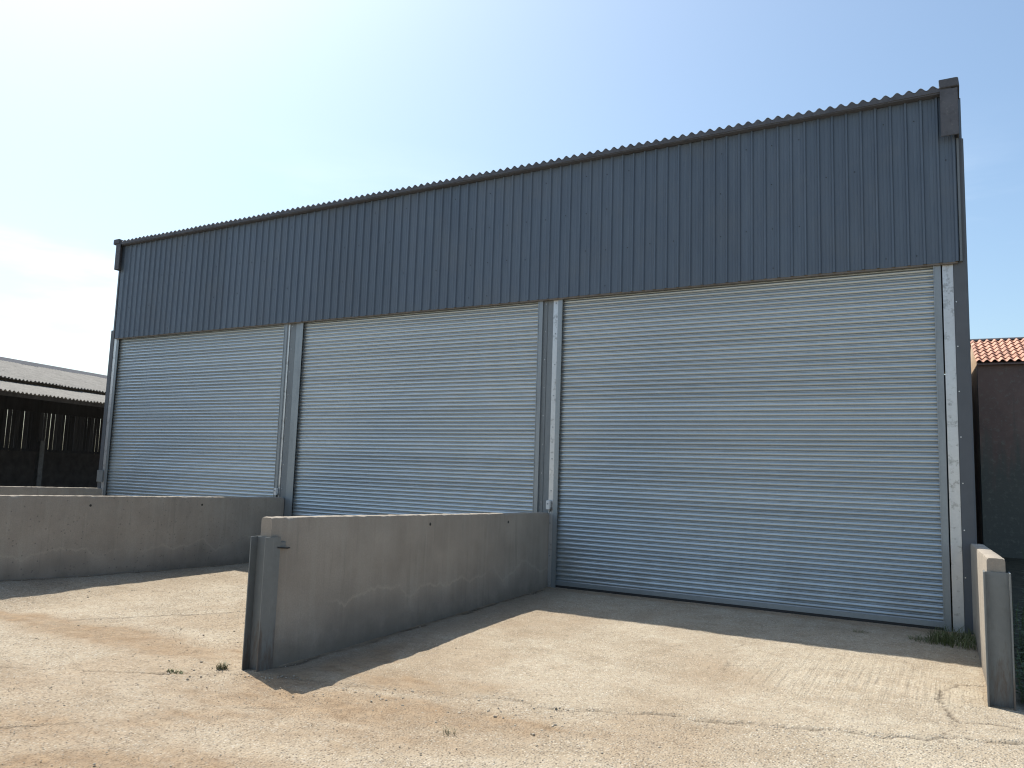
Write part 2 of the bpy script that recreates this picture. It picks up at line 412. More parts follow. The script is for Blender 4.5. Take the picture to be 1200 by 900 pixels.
def base_h(x, y):
    x = np.asarray(x, float); y = np.asarray(y, float)
    A = np.interp(y, [-30, -9, -6.2, -5.2, -3.3, -1.2, -0.2, 0.1], [-0.16, -0.17, -0.178, -0.170, -0.118, -0.075, -0.03, -0.012])
    B = np.interp(y, [-30, -9, -5.6, -4.3, -2.7, -1.0, 0.1], [0.06, 0.06, 0.044, 0.0, -0.04, -0.07, -0.03])
    w = np.clip((x + 6.43) / 1.4, 0, 1); w = w * w * (3 - 2 * w)
    return B * (1 - w) + A * w
def ground_z(x, y): return float(base_h(x, y))

def axis(a, b, step, far):
    core = np.arange(a, b + 1e-6, step); out = []; p = core[-1]; s = step
    while p < far: s *= 1.45; p += s; out.append(p)
    lo = []; p = core[0]; s = step
    while p > -far: s *= 1.45; p -= s; lo.append(p)
    return np.concatenate([lo[::-1], core, out])
gx = axis(-8.0, 7.2, 0.027, 900); gy = axis(-10.2, 0.6, 0.027, 900)
GX, GY = np.meshgrid(gx, gy)
Z = base_h(GX, GY)
near = (np.abs(GX) < 15) & (np.abs(GY + 4) < 12)
Z = Z + np.where(near, (fbm(GX * 1.1, GY * 1.1, 5) - 0.5) * 0.030 + (fbm(GX * 9, GY * 9, 9, 3) - 0.5) * 0.010, 0) * np.clip(-GY / 0.6, 0, 1)
Z = np.where(np.abs(GX) + np.abs(GY) > 60, -0.35, Z)
wob = (fbm(GX * 3, GY * 3, 31, 4, 0.6) - 0.5) * 0.22; wob2 = (fbm(GX * 3, GY * 3, 47, 4, 0.6) - 0.5) * 0.22
def pl_dist(pts):
    d = np.full(GX.shape, 1e9); X = GX + wob; Y = GY + wob2
    for (ax, ay), (bx, by) in zip(pts[:-1], pts[1:]):
        vx, vy = bx - ax, by - ay
        t = np.clip(((X - ax) * vx + (Y - ay) * vy) / (vx * vx + vy * vy), 0, 1)
        d = np.minimum(d, np.hypot(X - ax - t * vx, Y - ay - t * vy))
    return d
cracks = [
    ([(2.74, -5.74), (3.16, -5.57), (3.86, -5.34), (4.59, -5.10), (5.11, -4.94), (5.38, -4.88), (6.34, -4.45), (7.2, -4.1)], 0.018, 0.85),
    ([(6.12, -2.71), (5.90, -2.84), (5.77, -3.16), (5.82, -3.71), (5.90, -4.18), (6.11, -4.09), (6.38, -4.11), (7.0, -4.0)], 0.022, 0.9),
    ([(5.90, -4.27), (5.80, -4.78)], 0.018, 0.7),
    ([(-4.03, -6.03), (-3.70, -5.59), (-2.91, -4.65), (-2.5, -4.1)], 0.028, 0.8),
    ([(-0.9, -9.3), (-0.35, -8.62), (-0.16, -8.40), (0.1, -8.0), (0.5, -7.4), (1.0, -7.0)], 0.024, 0.6),
    ([(-2.6, -7.9), (-1.41, -7.31), (-0.63, -6.89), (-0.45, -6.6)], 0.026, 0.8),
    ([(0.18, -6.40), (0.85, -6.21), (1.61, -5.97), (2.38, -5.75), (2.74, -5.74)], 0.022, 0.45),
    ([(3.63, -2.0), (3.63, -2.81), (3.76, -3.59), (3.82, -4.17), (3.93, -4.64)], 0.017, 0.5),
    ([(2.6, -3.4), (3.80, -3.33), (4.46, -3.06), (4.95, -2.91), (5.6, -2.7)], 0.016, 0.4),
    ([(-6.37, -7.0), (-6.36, -4.0), (-6.35, -0.5)], 0.040, 0.9),
    ([(-0.10, -6.2), (-0.11, -4.0), (-0.10, -1.9), (-0.1, -0.3)], 0.040, 0.9),
    ([(4.2, -6.4), (5.0, -6.1), (6.1, -6.2)], 0.016, 0.45),
]
crack = np.zeros(GX.shape)
brk = fbm(GX * 2.3, GY * 2.3, 77, 3)
for pts, wd, a in cracks:
    d = pl_dist(pts)
    k = np.clip(1 - d / wd, 0, 1) * a * np.clip((brk - 0.25) * 4, 0.15, 1)
    crack = np.maximum(crack, k)
Z -= crack * 0.016
dirt = np.zeros(GX.shape)
for (cx, cy, rx, ry, ang, a) in [
    (-4.4, -6.25, 1.2, 0.25, 0.15, 0.9), (-2.6, -6.25, 1.9, 0.36, 0.02, 1.15), (-0.95, -6.0, 0.8, 0.22, 0.15, 0.7),
    (-0.6, -8.8, 1.5, 0.5, 0.5, 0.75), (0.9, -8.9, 1.3, 0.5, 0.6, 1.0), (0.5, -7.7, 1.3, 0.4, 0.75, 0.6),
    (1.2, -5.85, 0.75, 0.32, 0.25, 0.75), (1.9, -5.55, 0.4, 0.25, 0.3, 0.5), (1.35, -6.75, 1.5, 0.40, 0.28, 1.2),
    (2.3, -6.5, 0.8, 0.30, 0.35, 1.25), (2.0, -7.2, 1.2, 0.4, 0.4, 0.6), (0.2, -6.3, 0.5, 0.6, 0.2, 0.9), (0.35, -5.5, 0.3, 0.9, 0.1, 0.9),
    (3.6, -6.1, 0.9, 0.3, 0.3, 0.45), (-2.0, -8.0, 2.2, 0.5, 0.2, 0.45), (-5.5, -3.8, 0.9, 2.5, 0.0, 0.3), (0.25, -4.0, 0.35, 2.5, 0.0, 0.35)]:
    c, s = math.cos(ang), math.sin(ang); X = GX - cx + wob * 2.2; Y = GY - cy + wob2 * 1.4
    q = ((X * c + Y * s) / rx) ** 2 + ((-X * s + Y * c) / ry) ** 2
    dirt = np.maximum(dirt, a * 1.35 * np.exp(-0.8 * q))
for xw, y0_ in ((-6.43, -6.6), (-0.16, -6.4), (6.18, -3.5)):
    dirt = np.maximum(dirt, np.clip(1.15 - np.abs(GX + wob * 0.5 - xw - 0.05) / 0.13, 0, 0.9) * (GY > y0_) * (GY < 0))
dirt = np.maximum(dirt, np.clip(1.1 - np.abs(GY + wob2 * 0.6 + 0.1) / 0.16, 0, 0.8) * (GX > -12) * (GX < 6.2))
dirt *= 0.5 + 0.9 * fbm(GX * 4, GY * 9, 21, 4)
dirt = np.clip(np.maximum(dirt, np.clip((fbm(GX * 0.8, GY * 0.8, 61, 4) - 0.50) * 2.2, 0, 0.5)), 0, 1)
jy = np.interp(GX, [-0.2, 0.18, 0.85, 1.61, 2.38, 2.74, 3.16, 3.86, 4.59, 5.38, 6.34, 7.2], [-6.5, -6.40, -6.21, -5.97, -5.75, -5.74, -5.57, -5.34, -5.10, -4.88, -4.45, -4.1])
slab = np.clip((GY + wob2 * 0.4 - jy) / 0.06, 0, 1) * (GX > -0.2)
Z = np.where(near, Z + slab * 0.012 * (GY < -0.8), Z)
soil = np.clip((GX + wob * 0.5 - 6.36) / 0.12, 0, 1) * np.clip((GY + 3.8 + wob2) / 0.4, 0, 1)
groove = np.clip(1.3 - ((GX - 5.0) / 1.5) ** 2 - ((GY + 3.2) / 1.1) ** 2, 0, 1)
nx, ny = len(gx), len(gy)
verts = np.stack([GX.ravel(), GY.ravel(), Z.ravel()], 1)
ii = np.arange(nx * ny).reshape(ny, nx)
quads = np.stack([ii[:-1, :-1].ravel(), ii[:-1, 1:].ravel(), ii[1:, 1:].ravel(), ii[1:, :-1].ravel()], 1)
gm = bpy.data.meshes.new('ground')
gm.vertices.add(len(verts)); gm.vertices.foreach_set('co', verts.ravel())
gm.loops.add(quads.size); gm.loops.foreach_set('vertex_index', quads.ravel())
gm.polygons.add(len(quads)); gm.polygons.foreach_set('loop_start', np.arange(0, quads.size, 4))
gm.update(calc_edges=True); gm.validate()
gm.polygons.foreach_set('use_smooth', np.ones(len(quads), bool))
for nm, arr in (('dirt', dirt), ('crack', crack), ('slab', slab), ('groove', groove), ('soil', soil)):
    at_ = gm.attributes.new(nm, 'FLOAT', 'POINT'); at_.data.foreach_set('value', arr.ravel().astype(np.float32))
tag(link('ground', gm, M['ground']), kind='structure')

# ------------------------------------------------------------------ main barn
XL, XR_, DEPTH, ZC, ZT = -12.68, 6.08, 18.0, 4.975, 7.44
SLOPE = -0.095
barn = empty('storage_barn', (-3.3, 0, 0))
tag(barn, 'tall steel storage barn with slate blue cladding above three roller shutters', 'barn')
BO = Vector((3.3, 0, 0))       # world -> barn local
def part(mb, name, mat, smooth=False, bevel=0.0, parent=None):
    mb.v = [(x + BO.x, y, z) for x, y, z in mb.v]
    return mb.build(name, mat, parent or barn, smooth, bevel)

# front cladding: 19 profiled sheets, five ribs each
NS = 19; SW = (XR_ - XL) / NS; RP = SW / 5
prof = []
for k in range(5):
    x = k * RP
    prof += [(x, 0.0), (x + 0.052, 0.0), (x + 0.056, -0.003), (x + 0.062, -0.003), (x + 0.066, 0.0), (x + 0.098, 0.0), (x + 0.102, -0.003),
             (x + 0.108, -0.003), (x + 0.112, 0.0), (x + RP - 0.052, 0.0), (x + RP - 0.038, -0.030), (x + RP - 0.014, -0.030)]
prof.append((SW, 0.0))
sheet = MB().ribbon(prof, lambda p, z: (p[0], p[1], z), ZC, ZT - 0.06, 0.002).mesh('cladding_sheet')
sheet.materials.append(M['clad'])
for k in range(NS):
    o = link('cladding_sheet', sheet, None, barn)
    o.location = (XL + k * SW + 3.3, -0.085 - 0.0015 * (k % 2), rng.uniform(-0.006, 0.004))
# screws: rows along the rails behind the sheets
sc_ = MB()
for zr in (5.12, 5.75, 6.45, 7.1):
    for k in range(NS * 5):
        if rng.random() < (0.5 if zr > 5.2 else 0.25) and k % 2 == 0:
            x = XL + k * RP + 0.082 + rng.uniform(-0.01, 0.01)
            sc_.cyl((x, -0.087, zr + rng.uniform(-0.02, 0.02)), (0, -1, 0), 0.009, 0.006, 6)
tag(part(sc_, 'cladding_screws', M['screw']), kind='stuff')
# lower drip trim with a pale folded lip
part(MB().box((XL + 0.02, -0.079, ZC - 0.022), (XR_ - 0.02, -0.02, ZC + 0.02)), 'drip_trim', M['trim'])

# roof sheets, corrugated, falling to the rear
CP = 0.1510; NR = 25; RW = CP * 5; X0 = -12.66
def wave(k0, n, seg=8): return [(i * CP / seg, 0.026 * -math.cos(2 * math.pi * i / seg)) for i in range(n * seg + 1)]
roofm = MB().ribbon([(a, b) for a, b in wave(0, 5)], lambda p, y: (p[0], y, p[1] + SLOPE * y), -0.20, DEPTH + 0.3, 0.007).mesh('roof_sheet', True)
roofm.materials.append(M['roof'])
fill_top = [(a, b + 0.006) for a, b in wave(0, 5)]
fm = MB()
for i in range(len(fill_top) - 1):
    (a, za), (b, zb) = fill_top[i], fill_top[i + 1]; n = len(fm.v)
    for y in (-0.215, -0.202):
        fm.v += [(a, y, -0.060), (b, y, -0.060), (b, y, zb), (a, y, za)]
    fm.f += [(n, n + 1, n + 2, n + 3), (n + 7, n + 6, n + 5, n + 4), (n + 3, n + 2, n + 6, n + 7), (n + 1, n, n + 4, n + 5)]
fillm = fm.mesh('eaves_filler'); fillm.materials.append(M['eave'])
for k in range(NR):
    x = X0 + k * RW + 3.3 - 0.17
    dz = 0.004 * math.sin(k * 1.9)
    o = link('roof_sheet', roofm, None, barn); o.location = (x, 0, ZT + 0.02 + dz)
    o = link('eaves_filler', fillm, None, barn); o.location = (x, 0, ZT + 0.02 + dz)
XRR = X0 - 0.12 + NR * RW
# timber/steel plate that carries the eaves
part(MB().box((XL, -0.200, ZT - 0.055), (XR_, -0.02, ZT - 0.035)), 'eaves_plate', M['eave'])
# corner closers with their caps
c = MB().box((5.905, -0.235, 6.74), (6.125, -0.217, ZT - 0.02)).box((6.107, -0.217, 6.74), (6.125, 0.25, ZT - 0.02))
part(c, 'corner_closer', M['eave'], bevel=0.004)
c = MB().prism([(5.895, -0.245), (6.115, -0.245), (6.135, -0.23), (6.135, 0.9), (5.895, 0.9)], lambda p, z: (p[0] + (0.012 if z < 7.5 else 0), p[1], z + SLOPE * p[1]), ZT - 0.018, ZT + 0.105)
part(c, 'barge_cap', M['eave'], bevel=0.006)
c = MB().box((-12.74, -0.235, 6.74), (-12.56, -0.217, ZT - 0.02)).box((-12.74, -0.217, 6.74), (-12.722, 0.25, ZT - 0.02))
part(c, 'corner_closer', M['eave'], bevel=0.004)
c = MB().prism([(-12.87, -0.23), (-12.80, -0.255), (-12.60, -0.255), (-12.60, 0.9), (-12.87, 0.9)], lambda p, z: (p[0], p[1], z + SLOPE * p[1]), ZT - 0.04, ZT + 0.075)
part(c, 'barge_cap', M['eave'], bevel=0.006)
for xs in (-12.80, 6.06):      # barge flashing running back along each gable
    part(MB().prism([(xs, 0.03), (xs + 0.08, 0.03), (xs + 0.08, 0.075), (xs, 0.075)], lambda p, y: (p[0], y, ZT + p[1] + SLOPE * y), 0.91, DEPTH + 0.3), 'barge_flashing', M['eave'])

# side and rear walls: profiled sheeting
def side_wall(x, sgn):
    n = 90; st = DEPTH / n; pr = []
    for k in range(n):
        y = k * st; pr += [(y, 0), (y + st - 0.06, 0), (y + st - 0.045, 0.03), (y + st - 0.015, 0.03)]
    pr.append((DEPTH, 0))
    mb = MB(); a = len(mb.v)
    for y, q in pr: mb.v += [(x + sgn * q, y, -0.1), (x + sgn * q, y, ZT + SLOPE * y)]
    for i in range(len(pr) - 1): mb.f.append((2 * i, 2 * i + 2, 2 * i + 3, 2 * i + 1))
    part(mb, 'side_cladding', M['clad'])
side_wall(-12.80, -1); side_wall(6.13, 1)
part(MB().box((-12.8, DEPTH, -0.1), (6.16, DEPTH + 0.05, ZT + SLOPE * DEPTH - 0.05)), 'rear_cladding', M['clad'])

# portal columns between and beside the doors
def h_column(x0, x1, y0=0.0, y1=0.24, z1=5.2):
    m = MB().box((x0, y0, -0.15), (x1, y0 + 0.014, z1)).box((x0, y1 - 0.014, -0.15), (x1, y1, z1))
    xc = (x0 + x1) / 2
    return m.box((xc - 0.005, y0 + 0.014, -0.15), (xc + 0.005, y1 - 0.014, z1))
def bolts(x, y, zs, r=0.011):
    m = MB()
    for z in zs: m.cyl((x + rng.uniform(-0.004, 0.004), y, z), (0, -1, 0), r, 0.009, 6)
    return m
for (a, b, strip) in ((-0.392, -0.186, (-0.184, -0.088)), (-6.592, -6.300, (-6.742, -6.594))):
    co = part(h_column(a, b), 'column', M['col'], bevel=0.002)
    s_ = part(MB().box((strip[0], -0.012, -0.1), (strip[1], -0.002, 5.1)).box((strip[0], -0.002, -0.1), (strip[0] + 0.01, 0.10, 5.1)), 'fixing_angle', M['strip'], bevel=0.001)
    bb = part(bolts((strip[0] + strip[1]) / 2, -0.012, [0.5 + 0.55 * i for i in range(9)]), 'bolts', M['galv']); tag(bb, kind='stuff')
    bb = part(bolts(a + 0.06, 0.0, [0.4 + 0.5 * i for i in range(10)], 0.008), 'bolts', M['zinc']); tag(bb, kind='stuff')
    if a < -3: part(MB().box((-6.405, -0.018, -0.1), (-6.268, -0.002, 5.1)), 'cover_strip', M['galv'], bevel=0.002)
    else: part(MB().box((-0.330, -0.010, -0.1), (-0.300, -0.001, 5.1)), 'cover_strip', M['col'], bevel=0.002)
# right-hand end: stained strip and wide slate corner flashing
part(h_column(5.90, 6.10, 0.03, 0.27), 'column', M['col'])
part(MB().box((5.868, -0.022, -0.12), (6.000, -0.006, 5.1)), 'fixing_angle', M['strip'], bevel=0.001)
c = MB().prism([(6.004, -0.034), (6.152, -0.034), (6.175, -0.010), (6.175, 0.16), (6.165, 0.16), (6.165, -0.002), (6.148, -0.022), (6.004, -0.022)], lambda p, z: (p[0], p[1], z), -0.13, 6.75)
part(c, 'corner_flashing', M['flash'])
part(bolts(6.03, -0.034, [0.7 + 0.62 * i for i in range(7)], 0.009), 'bolts', M['zinc'])['kind'] = 'stuff'
part(MB().box((6.088, -0.098, ZC), (6.118, -0.036, 6.74)), 'edge_trim', M['col'], bevel=0.003)
# left-hand end
part(h_column(-12.90, -12.70, 0.03, 0.27), 'column', M['col'])
part(MB().box((-12.785, -0.022, -0.12), (-12.680, -0.006, 5.1)), 'fixing_angle', M['strip'], bevel=0.001)
c = MB().prism([(-12.788, -0.034), (-12.925, -0.034), (-12.945, -0.012), (-12.945, 0.16), (-12.935, 0.16), (-12.935, -0.006), (-12.92, -0.022), (-12.788, -0.022)], lambda p, z: (p[0], p[1], z), -0.13, 5.2)
part(c, 'corner_flashing', M['flash'])
part(MB().box((-12.745, -0.10, ZC), (-12.69, -0.036, 6.74)), 'edge_trim', M['flash'], bevel=0.003)
part(MB().box((-12.93, -0.065, 1.33), (-12.70, -0.036, 1.62)), 'splice_plate', M['galv'], bevel=0.004)

# ------------------------------------------------------------------ roller shutters
PITCH = 0.0748
def slat_mesh(w):
    pr = []
    for i in range(9):
        tt = i / 8; pr.append((0.001 + tt * 0.052, -0.020 * math.sin(math.pi * (0.04 + 0.90 * tt) ** 0.85) ** 0.85))
    pr += [(0.0545, -0.002), (0.057, -0.0075), (0.062, -0.0095), (0.067, -0.0075), (0.0715, 0.001), (0.0765, 0.002)]
    m = MB().ribbon([(z, y) for z, y in pr], lambda p, x: (x, p[1], p[0]), 0.0, w, 0.003).mesh('slat', True)
    m.materials.append(M['slat']); return m
shutters = [(-12.566, -6.736, 'roller shutter door in the leftmost bay, its foot hidden by a concrete wall', 1),
            (-6.186, -0.470, 'middle galvanised roller shutter door between two steel columns', 2),
            (0.0, 5.765, 'largest looking galvanised roller shutter door at the right, seen down to its bottom rail', 3)]
for xa, xb, lab, idx in shutters:
    sh = empty('roller_shutter', (xa, 0, 0.02))
    tag(sh, lab, 'roller shutter', 'roller shutters across the barn front')
    w = xb - xa + 0.06; sm = slat_mesh(w)
    for k in range(68):
        o = link('slat', sm, None, sh)
        o.location = (-0.03 + rng.uniform(-0.006, 0.006), 0.030 + rng.uniform(-0.0006, 0.0006), 0.080 + k * PITCH)
        o.rotation_euler = (rng.uniform(-0.012, 0.012), 0, 0)
    MB().prism([(-0.004, 0.0), (-0.004, 0.070), (0.012, 0.085), (0.040, 0.085), (0.040, 0.0)], lambda p, x: (x, p[0], p[1]), -0.03, w - 0.03).build('bottom_rail', M['galv'], sh, bevel=0.002)
    MB().prism([(-0.006, -0.035), (-0.006, -0.002), (0.042, -0.002), (0.042, -0.035)], lambda p, x: (x, p[0], p[1]), -0.02, w - 0.04).build('rubber_seal', M['black'], sh)
    for s in (0, 1):
        g0 = -0.085 if s == 0 else xb - xa
        gi = g0 + 0.085 if s == 0 else g0
        out = [(0, -0.036), (0.085, -0.036), (0.085, -0.028), (0.012, -0.028), (0.012, 0.062), (0.085, 0.062), (0.085, 0.07), (0, 0.07)]
        pts = [(g0 + (p if s == 0 else 0.085 - p), q) for p, q in out]
        MB().prism(pts, lambda p, z: (p[0], p[1], z), -0.12, 5.12).build('guide_rail', M['galv'], sh, bevel=0.0015)
        # folded bead on the inner lip
        xi = xb - xa - 0.0 if s else 0.0
        MB().box((xi - 0.006, -0.043, -0.1), (xi + 0.006, -0.0365, 5.1)).build('guide_bead', M['galv'], sh)

# door switches on the columns
for (x, z, lab) in ((-0.160, 1.36, 'small white switch box with cable on the column left of the right shutter'),
                    (-6.655, 1.33, 'small white switch box on the column between left and middle shutters')):
    b = empty('switch_box', (x, -0.022, z)); tag(b, lab, 'switch', 'shutter switch boxes on the columns')
    MB().box((-0.036, -0.065, -0.075), (0.036, 0.0, 0.075)).build('enclosure', M['box'], b, bevel=0.008)
    MB().cyl((0.0, -0.065, 0.02), (0, -1, 0), 0.014, 0.012, 10).build('key_barrel', M['galv'], b)
    MB().tube([(0.012, -0.03, -0.07), (0.014, -0.032, -0.11), (0.025, -0.03, -0.13), (0.037, -0.022, -0.10), (0.04, -0.012, -0.04)], 0.008).build('cable', M['black'], b)

# ------------------------------------------------------------------ concrete bay walls
def bay_wall(x, y_front, z_back, z_front, lab, thick=0.15, holes=(), post_gap=0.2, post_w=0.20, chip=1, base=None, skew=0.0):
    r = empty('concrete_bay_wall', (x, y_front, 0)); tag(r, lab, 'concrete wall', 'precast concrete walls between the bays')
    L = -y_front - 0.02; n = 130; h = thick / 2; mb = MB()
    rs = random.Random(chip)
    ring = 12
    for i in range(n + 1):
        yy = 0.10 + (L - 0.10) * i / n; yw = yy + y_front
        zt = z_front + (z_back - z_front) * yy / L + rs.uniform(-0.003, 0.003)
        gz = ground_z(x, yw) - 0.12
        sx = skew * yy
        c = 0.010 + rs.uniform(0, 0.006)
        if i == n: c = 0.04
        chipv = max(0.0, math.sin(i * 0.9 + chip) * math.sin(i * 0.37 + 2 * chip) - 0.55)
        c += chipv * 0.06 + (0.02 if rs.random() < 0.03 else 0)
        if i < 1: zt -= 0.004; c += 0.006
        mb.v += [(-h + sx, yy, gz), (-h + sx, yy, zt * 0.5), (-h + sx, yy, zt - c - 0.01), (-h + sx + c * 0.35, yy, zt - c * 0.4), (-h + sx + c, yy, zt), (sx, yy, zt + 0.002),
                 (h + sx - c, yy, zt), (h + sx - c * 0.35, yy, zt - c * 0.4), (h + sx, yy, zt - c - 0.01), (h + sx, yy, zt * 0.5), (h + sx + 0.004, yy, 0.12 + gz + 0.16), (h + sx + 0.014, yy, gz)]
    for i in range(n):
        for k in range(ring):
            j = (k + 1) % ring
            mb.f.append((i * ring + k, i * ring + j, (i + 1) * ring + j, (i + 1) * ring + k))
    mb.f.append(tuple(range(ring))[::-1]); mb.f.append(tuple(n * ring + k for k in range(ring)))
    p = mb.build('concrete_panel', M['conc'], r, smooth=True)
    for (yy, z) in holes:
        MB().cyl((h + 0.0015 + skew * yy, yy, z), (-1, 0, 0), 0.021, 0.05, 12).build('lifting_hole_shade', M['hole'], r)  # solid plug, coloured dark for the shade inside a lifting hole
    # steel H post that clasps the front end
    zt = z_front - post_gap; gz = ground_z(x, y_front) - 0.25; fl = post_w / 2; ho = h + 0.035
    pm = MB()
    for s in (-1, 1):
        a, b = sorted((s * ho, s * (ho - 0.015)))
        pm.box((a, 0.0, gz), (b, 0.205, zt))
    pm.box((-ho + 0.015, 0.082, gz), (ho - 0.015, 0.094, zt - 0.002))
    pm.build('end_post', M['post'], r, bevel=0.002)
    return r
w = bay_wall(-0.235, -6.43, 1.225, 1.352, 'concrete bay wall in the middle with a steel post at its near end', holes=((2.9, 1.17), (5.0, 1.12)), chip=3)
MB().tube([(0.113, 0.16, 1.045), (0.113, 0.30, 1.030), (0.085, 0.36, 1.028)], 0.007).build('tie_bar', M['hole'], w)
MB().box((0.0765, 0.206, 1.03), (0.094, 0.30, 1.10)).build('corbel_lug', M['post'], w, bevel=0.006)
bay_wall(-6.505, -6.60, 1.213, 1.322, 'long concrete bay wall running out of the left edge of the picture', holes=((2.3, 1.13), (4.5, 1.10)), chip=5)
bay_wall(-12.80, -6.40, 1.175, 1.28, 'far concrete bay wall, its top just showing beyond another wall', chip=8)
bay_wall(6.27, -3.50, 1.15, 1.235, 'short pale concrete bay wall with a steel post at the right edge', thick=0.15, chip=11, post_gap=0.13, skew=-0.028)

# ------------------------------------------------------------------ old timber shed on the left
d2 = Vector((-0.290, 0.957, 0)).normalized(); n2 = Vector((d2.y, -d2.x, 0))    # along the eave / outwards
E0 = Vector((-17.604, -0.185, 0)) - d2 * 6.0
shed = empty('open_shed', E0, math.atan2(d2.y, d2.x) - 0.0)
# local x runs along the eave, local -y points outwards to the yard, +y into the shed
tag(shed, 'old dark timber shed with stepped corrugated roof behind the left bay', 'shed')
LEN = 29.4; cp = 0.15
def shed_sheet(a, b, seg=6):
    pr = [(i * cp / seg, 0.027 * -math.cos(2 * math.pi * i / seg)) for i in range(8 * seg + 1)]
    (ra, za), (rb, zb) = a, b
    mb = MB().ribbon(pr, lambda p, t: (p[0], ra + (rb - ra) * t, za + (zb - za) * t + p[1]), 0.0, 1.0, 0.008)
    m = mb.mesh('roof_sheet', True); m.materials.append(M['shedroof']); return m
tiers = [((-0.10, 3.745), (2.6, 4.30)), ((2.30, 4.40), (6.5, 5.51)), ((6.55, 5.50), (10.4, 4.47))]
nsh = int(LEN / (7 * cp))
for a, b in tiers:
    sm = shed_sheet(a, b)
    for k in range(nsh):
        o = link('roof_sheet', sm, None, shed)
        o.location = (k * 7 * cp, rng.uniform(-0.03, 0.03), (k % 2) * 0.011)
MB().prism([(6.28, 5.45), (6.53, 5.60), (6.78, 5.45), (6.78, 5.48), (6.53, 5.66), (6.28, 5.48)], lambda p, x: (x, p[0], p[1]), -0.1, nsh * 7 * cp + 0.1).build('ridge_cap', M['eave'], shed)
MB().box((0, 2.56, 4.12), (LEN, 2.62, 4.27)).build('step_fascia', M['timber'], shed)
MB().box((0, 0.45, 3.66), (LEN, 0.53, 3.79)).build('eaves_beam', M['timber'], shed)
MB().box((0, 9.85, 3.93), (LEN, 9.91, 4.52)).build('wall_plate', M['timber'], shed)
MB().box((0, 9.86, 2.16), (LEN, 9.90, 2.26)).build('rail', M['timber'], shed)
MB().box((0, 9.80, -0.3), (LEN, 9.99, 2.15)).build('block_wall', M['shedwall'], shed)
x = 0.0; boardm = {}
while x < LEN:
    wd = rng.choice((0.17, 0.20, 0.225)); gap = rng.choice((0.003, 0.005, 0.009, 0.012, 0.016, 0.018, 0.026))
    if wd not in boardm:
        bm_ = MB().box((0, 0, 0), (wd, 0.022, 2.4)).mesh('board', False, 0.003, 1); bm_.materials.append(M['timber']); boardm[wd] = bm_
    o = link('board', boardm[wd], None, shed); o.location = (x, 9.915 + rng.uniform(0, 0.01), 2.08 + rng.uniform(-0.02, 0.02)); o.rotation_euler = (0, rng.uniform(-0.006, 0.006), 0)
    x += wd + gap
for xe in (-0.06, LEN):
    MB().prism([(0.3, -0.3), (9.9, -0.3), (9.9, 4.5), (6.5, 5.42), (2.4, 4.34), (2.4, 4.18), (0.3, 3.72)], lambda p, x: (x, p[0], p[1]), xe, xe + 0.06).build('end_wall', M['timber'], shed)
for xe in (5.0, 13.9, 22.8):
    pt = MB().box((xe - 0.12, 5.9, -0.3), (xe + 0.12, 6.06, 2.55)).box((xe - 0.3, 5.93, -0.3), (xe + 0.3, 6.03, 0.35))
    pt.build('inner_post', M['shedpost'], shed, bevel=0.01)
for r_, zz in ((2.5, 4.05), (6.5, 5.28)):
    MB().box((0, r_ - 0.05, zz - 0.1), (LEN, r_ + 0.05, zz)).build('purlin', M['timber'], shed)

# ------------------------------------------------------------------ tiled outbuilding on the right
ob = empty('tiled_outbuilding', (6.56, 13.9, 0), R(3.0))
tag(ob, 'tall dark stained outbuilding with clay pantile roof at the right edge', 'building')
EZ, RUN, PT = 5.50, 1.95, R(25); OW = 7.0; RZ = EZ + RUN * math.tan(PT)
MB().box((0.0, 0.0, -0.4), (OW, 0.25, EZ - 0.02)).build('front_wall', M['oldwall'], ob)
MB().prism([(0.251, -0.4), (2 * RUN, -0.4), (2 * RUN, EZ - 0.03), (RUN, RZ - 0.05), (0.251, EZ + 0.05)], lambda p, x: (x, p[0], p[1]), 0.0, 0.25).build('gable_wall', M['gable'], ob)
MB().prism([(0.251, -0.4), (2 * RUN, -0.4), (2 * RUN, EZ - 0.03), (RUN, RZ - 0.05), (0.251, EZ + 0.05)], lambda p, x: (x, p[0], p[1]), OW - 0.25, OW).build('gable_wall', M['gable'], ob)
MB().box((0.25, 2 * RUN - 0.2, -0.4), (OW - 0.25, 2 * RUN, EZ - 0.03)).build('rear_wall', M['oldwall'], ob)
TW, NROW = 0.192, 7
sl = math.hypot(RUN + 0.12, (RUN + 0.12) * math.tan(PT)); tl = sl / NROW
pr = []
for i in range(11):
    u = i / 10; pr.append((u * TW * 1.06, 0.038 * math.sin(2 * math.pi * (u - 0.08)) + 0.01 * (u - 0.5)))
tm = MB()
tm.ribbon(pr, lambda p, t: (p[0], t * math.cos(PT) - (p[1] + (0.034 if t < 0.01 else 0.0)) * math.sin(PT), t * math.sin(PT) + (p[1] + (0.034 if t < 0.01 else 0.0)) * math.cos(PT)), 0.0, tl * 1.12, 0.014)
tilem = tm.mesh('roof_tile', True); tilem.materials.append(M['tile'])
for row in range(NROW):
    for k in range(int(OW / TW)):
        o = link('roof_tile', tilem, None, ob)
        t0 = row * tl
        o.location = (-0.03 + k * TW, -0.12 + t0 * math.cos(PT), EZ - 0.12 * math.tan(PT) + 0.035 + t0 * math.sin(PT) + rng.uniform(-0.003, 0.003))
MB().prism([(2 * RUN + 0.1, EZ - 0.06), (RUN, RZ - 0.02), (RUN, RZ + 0.03), (2 * RUN + 0.1, EZ - 0.01)], lambda p, x: (x, p[0], p[1]), -0.03, OW).build('rear_roof_slope', M['tile'], ob)
MB().prism([(-0.12, EZ - 0.13 * math.tan(PT) - 0.03), (RUN, RZ - 0.045), (RUN, RZ - 0.02), (-0.12, EZ - 0.13 * math.tan(PT))], lambda p, x: (x, p[0], p[1]), 0.0, OW).build('roof_boarding', M['oldwall'], ob)
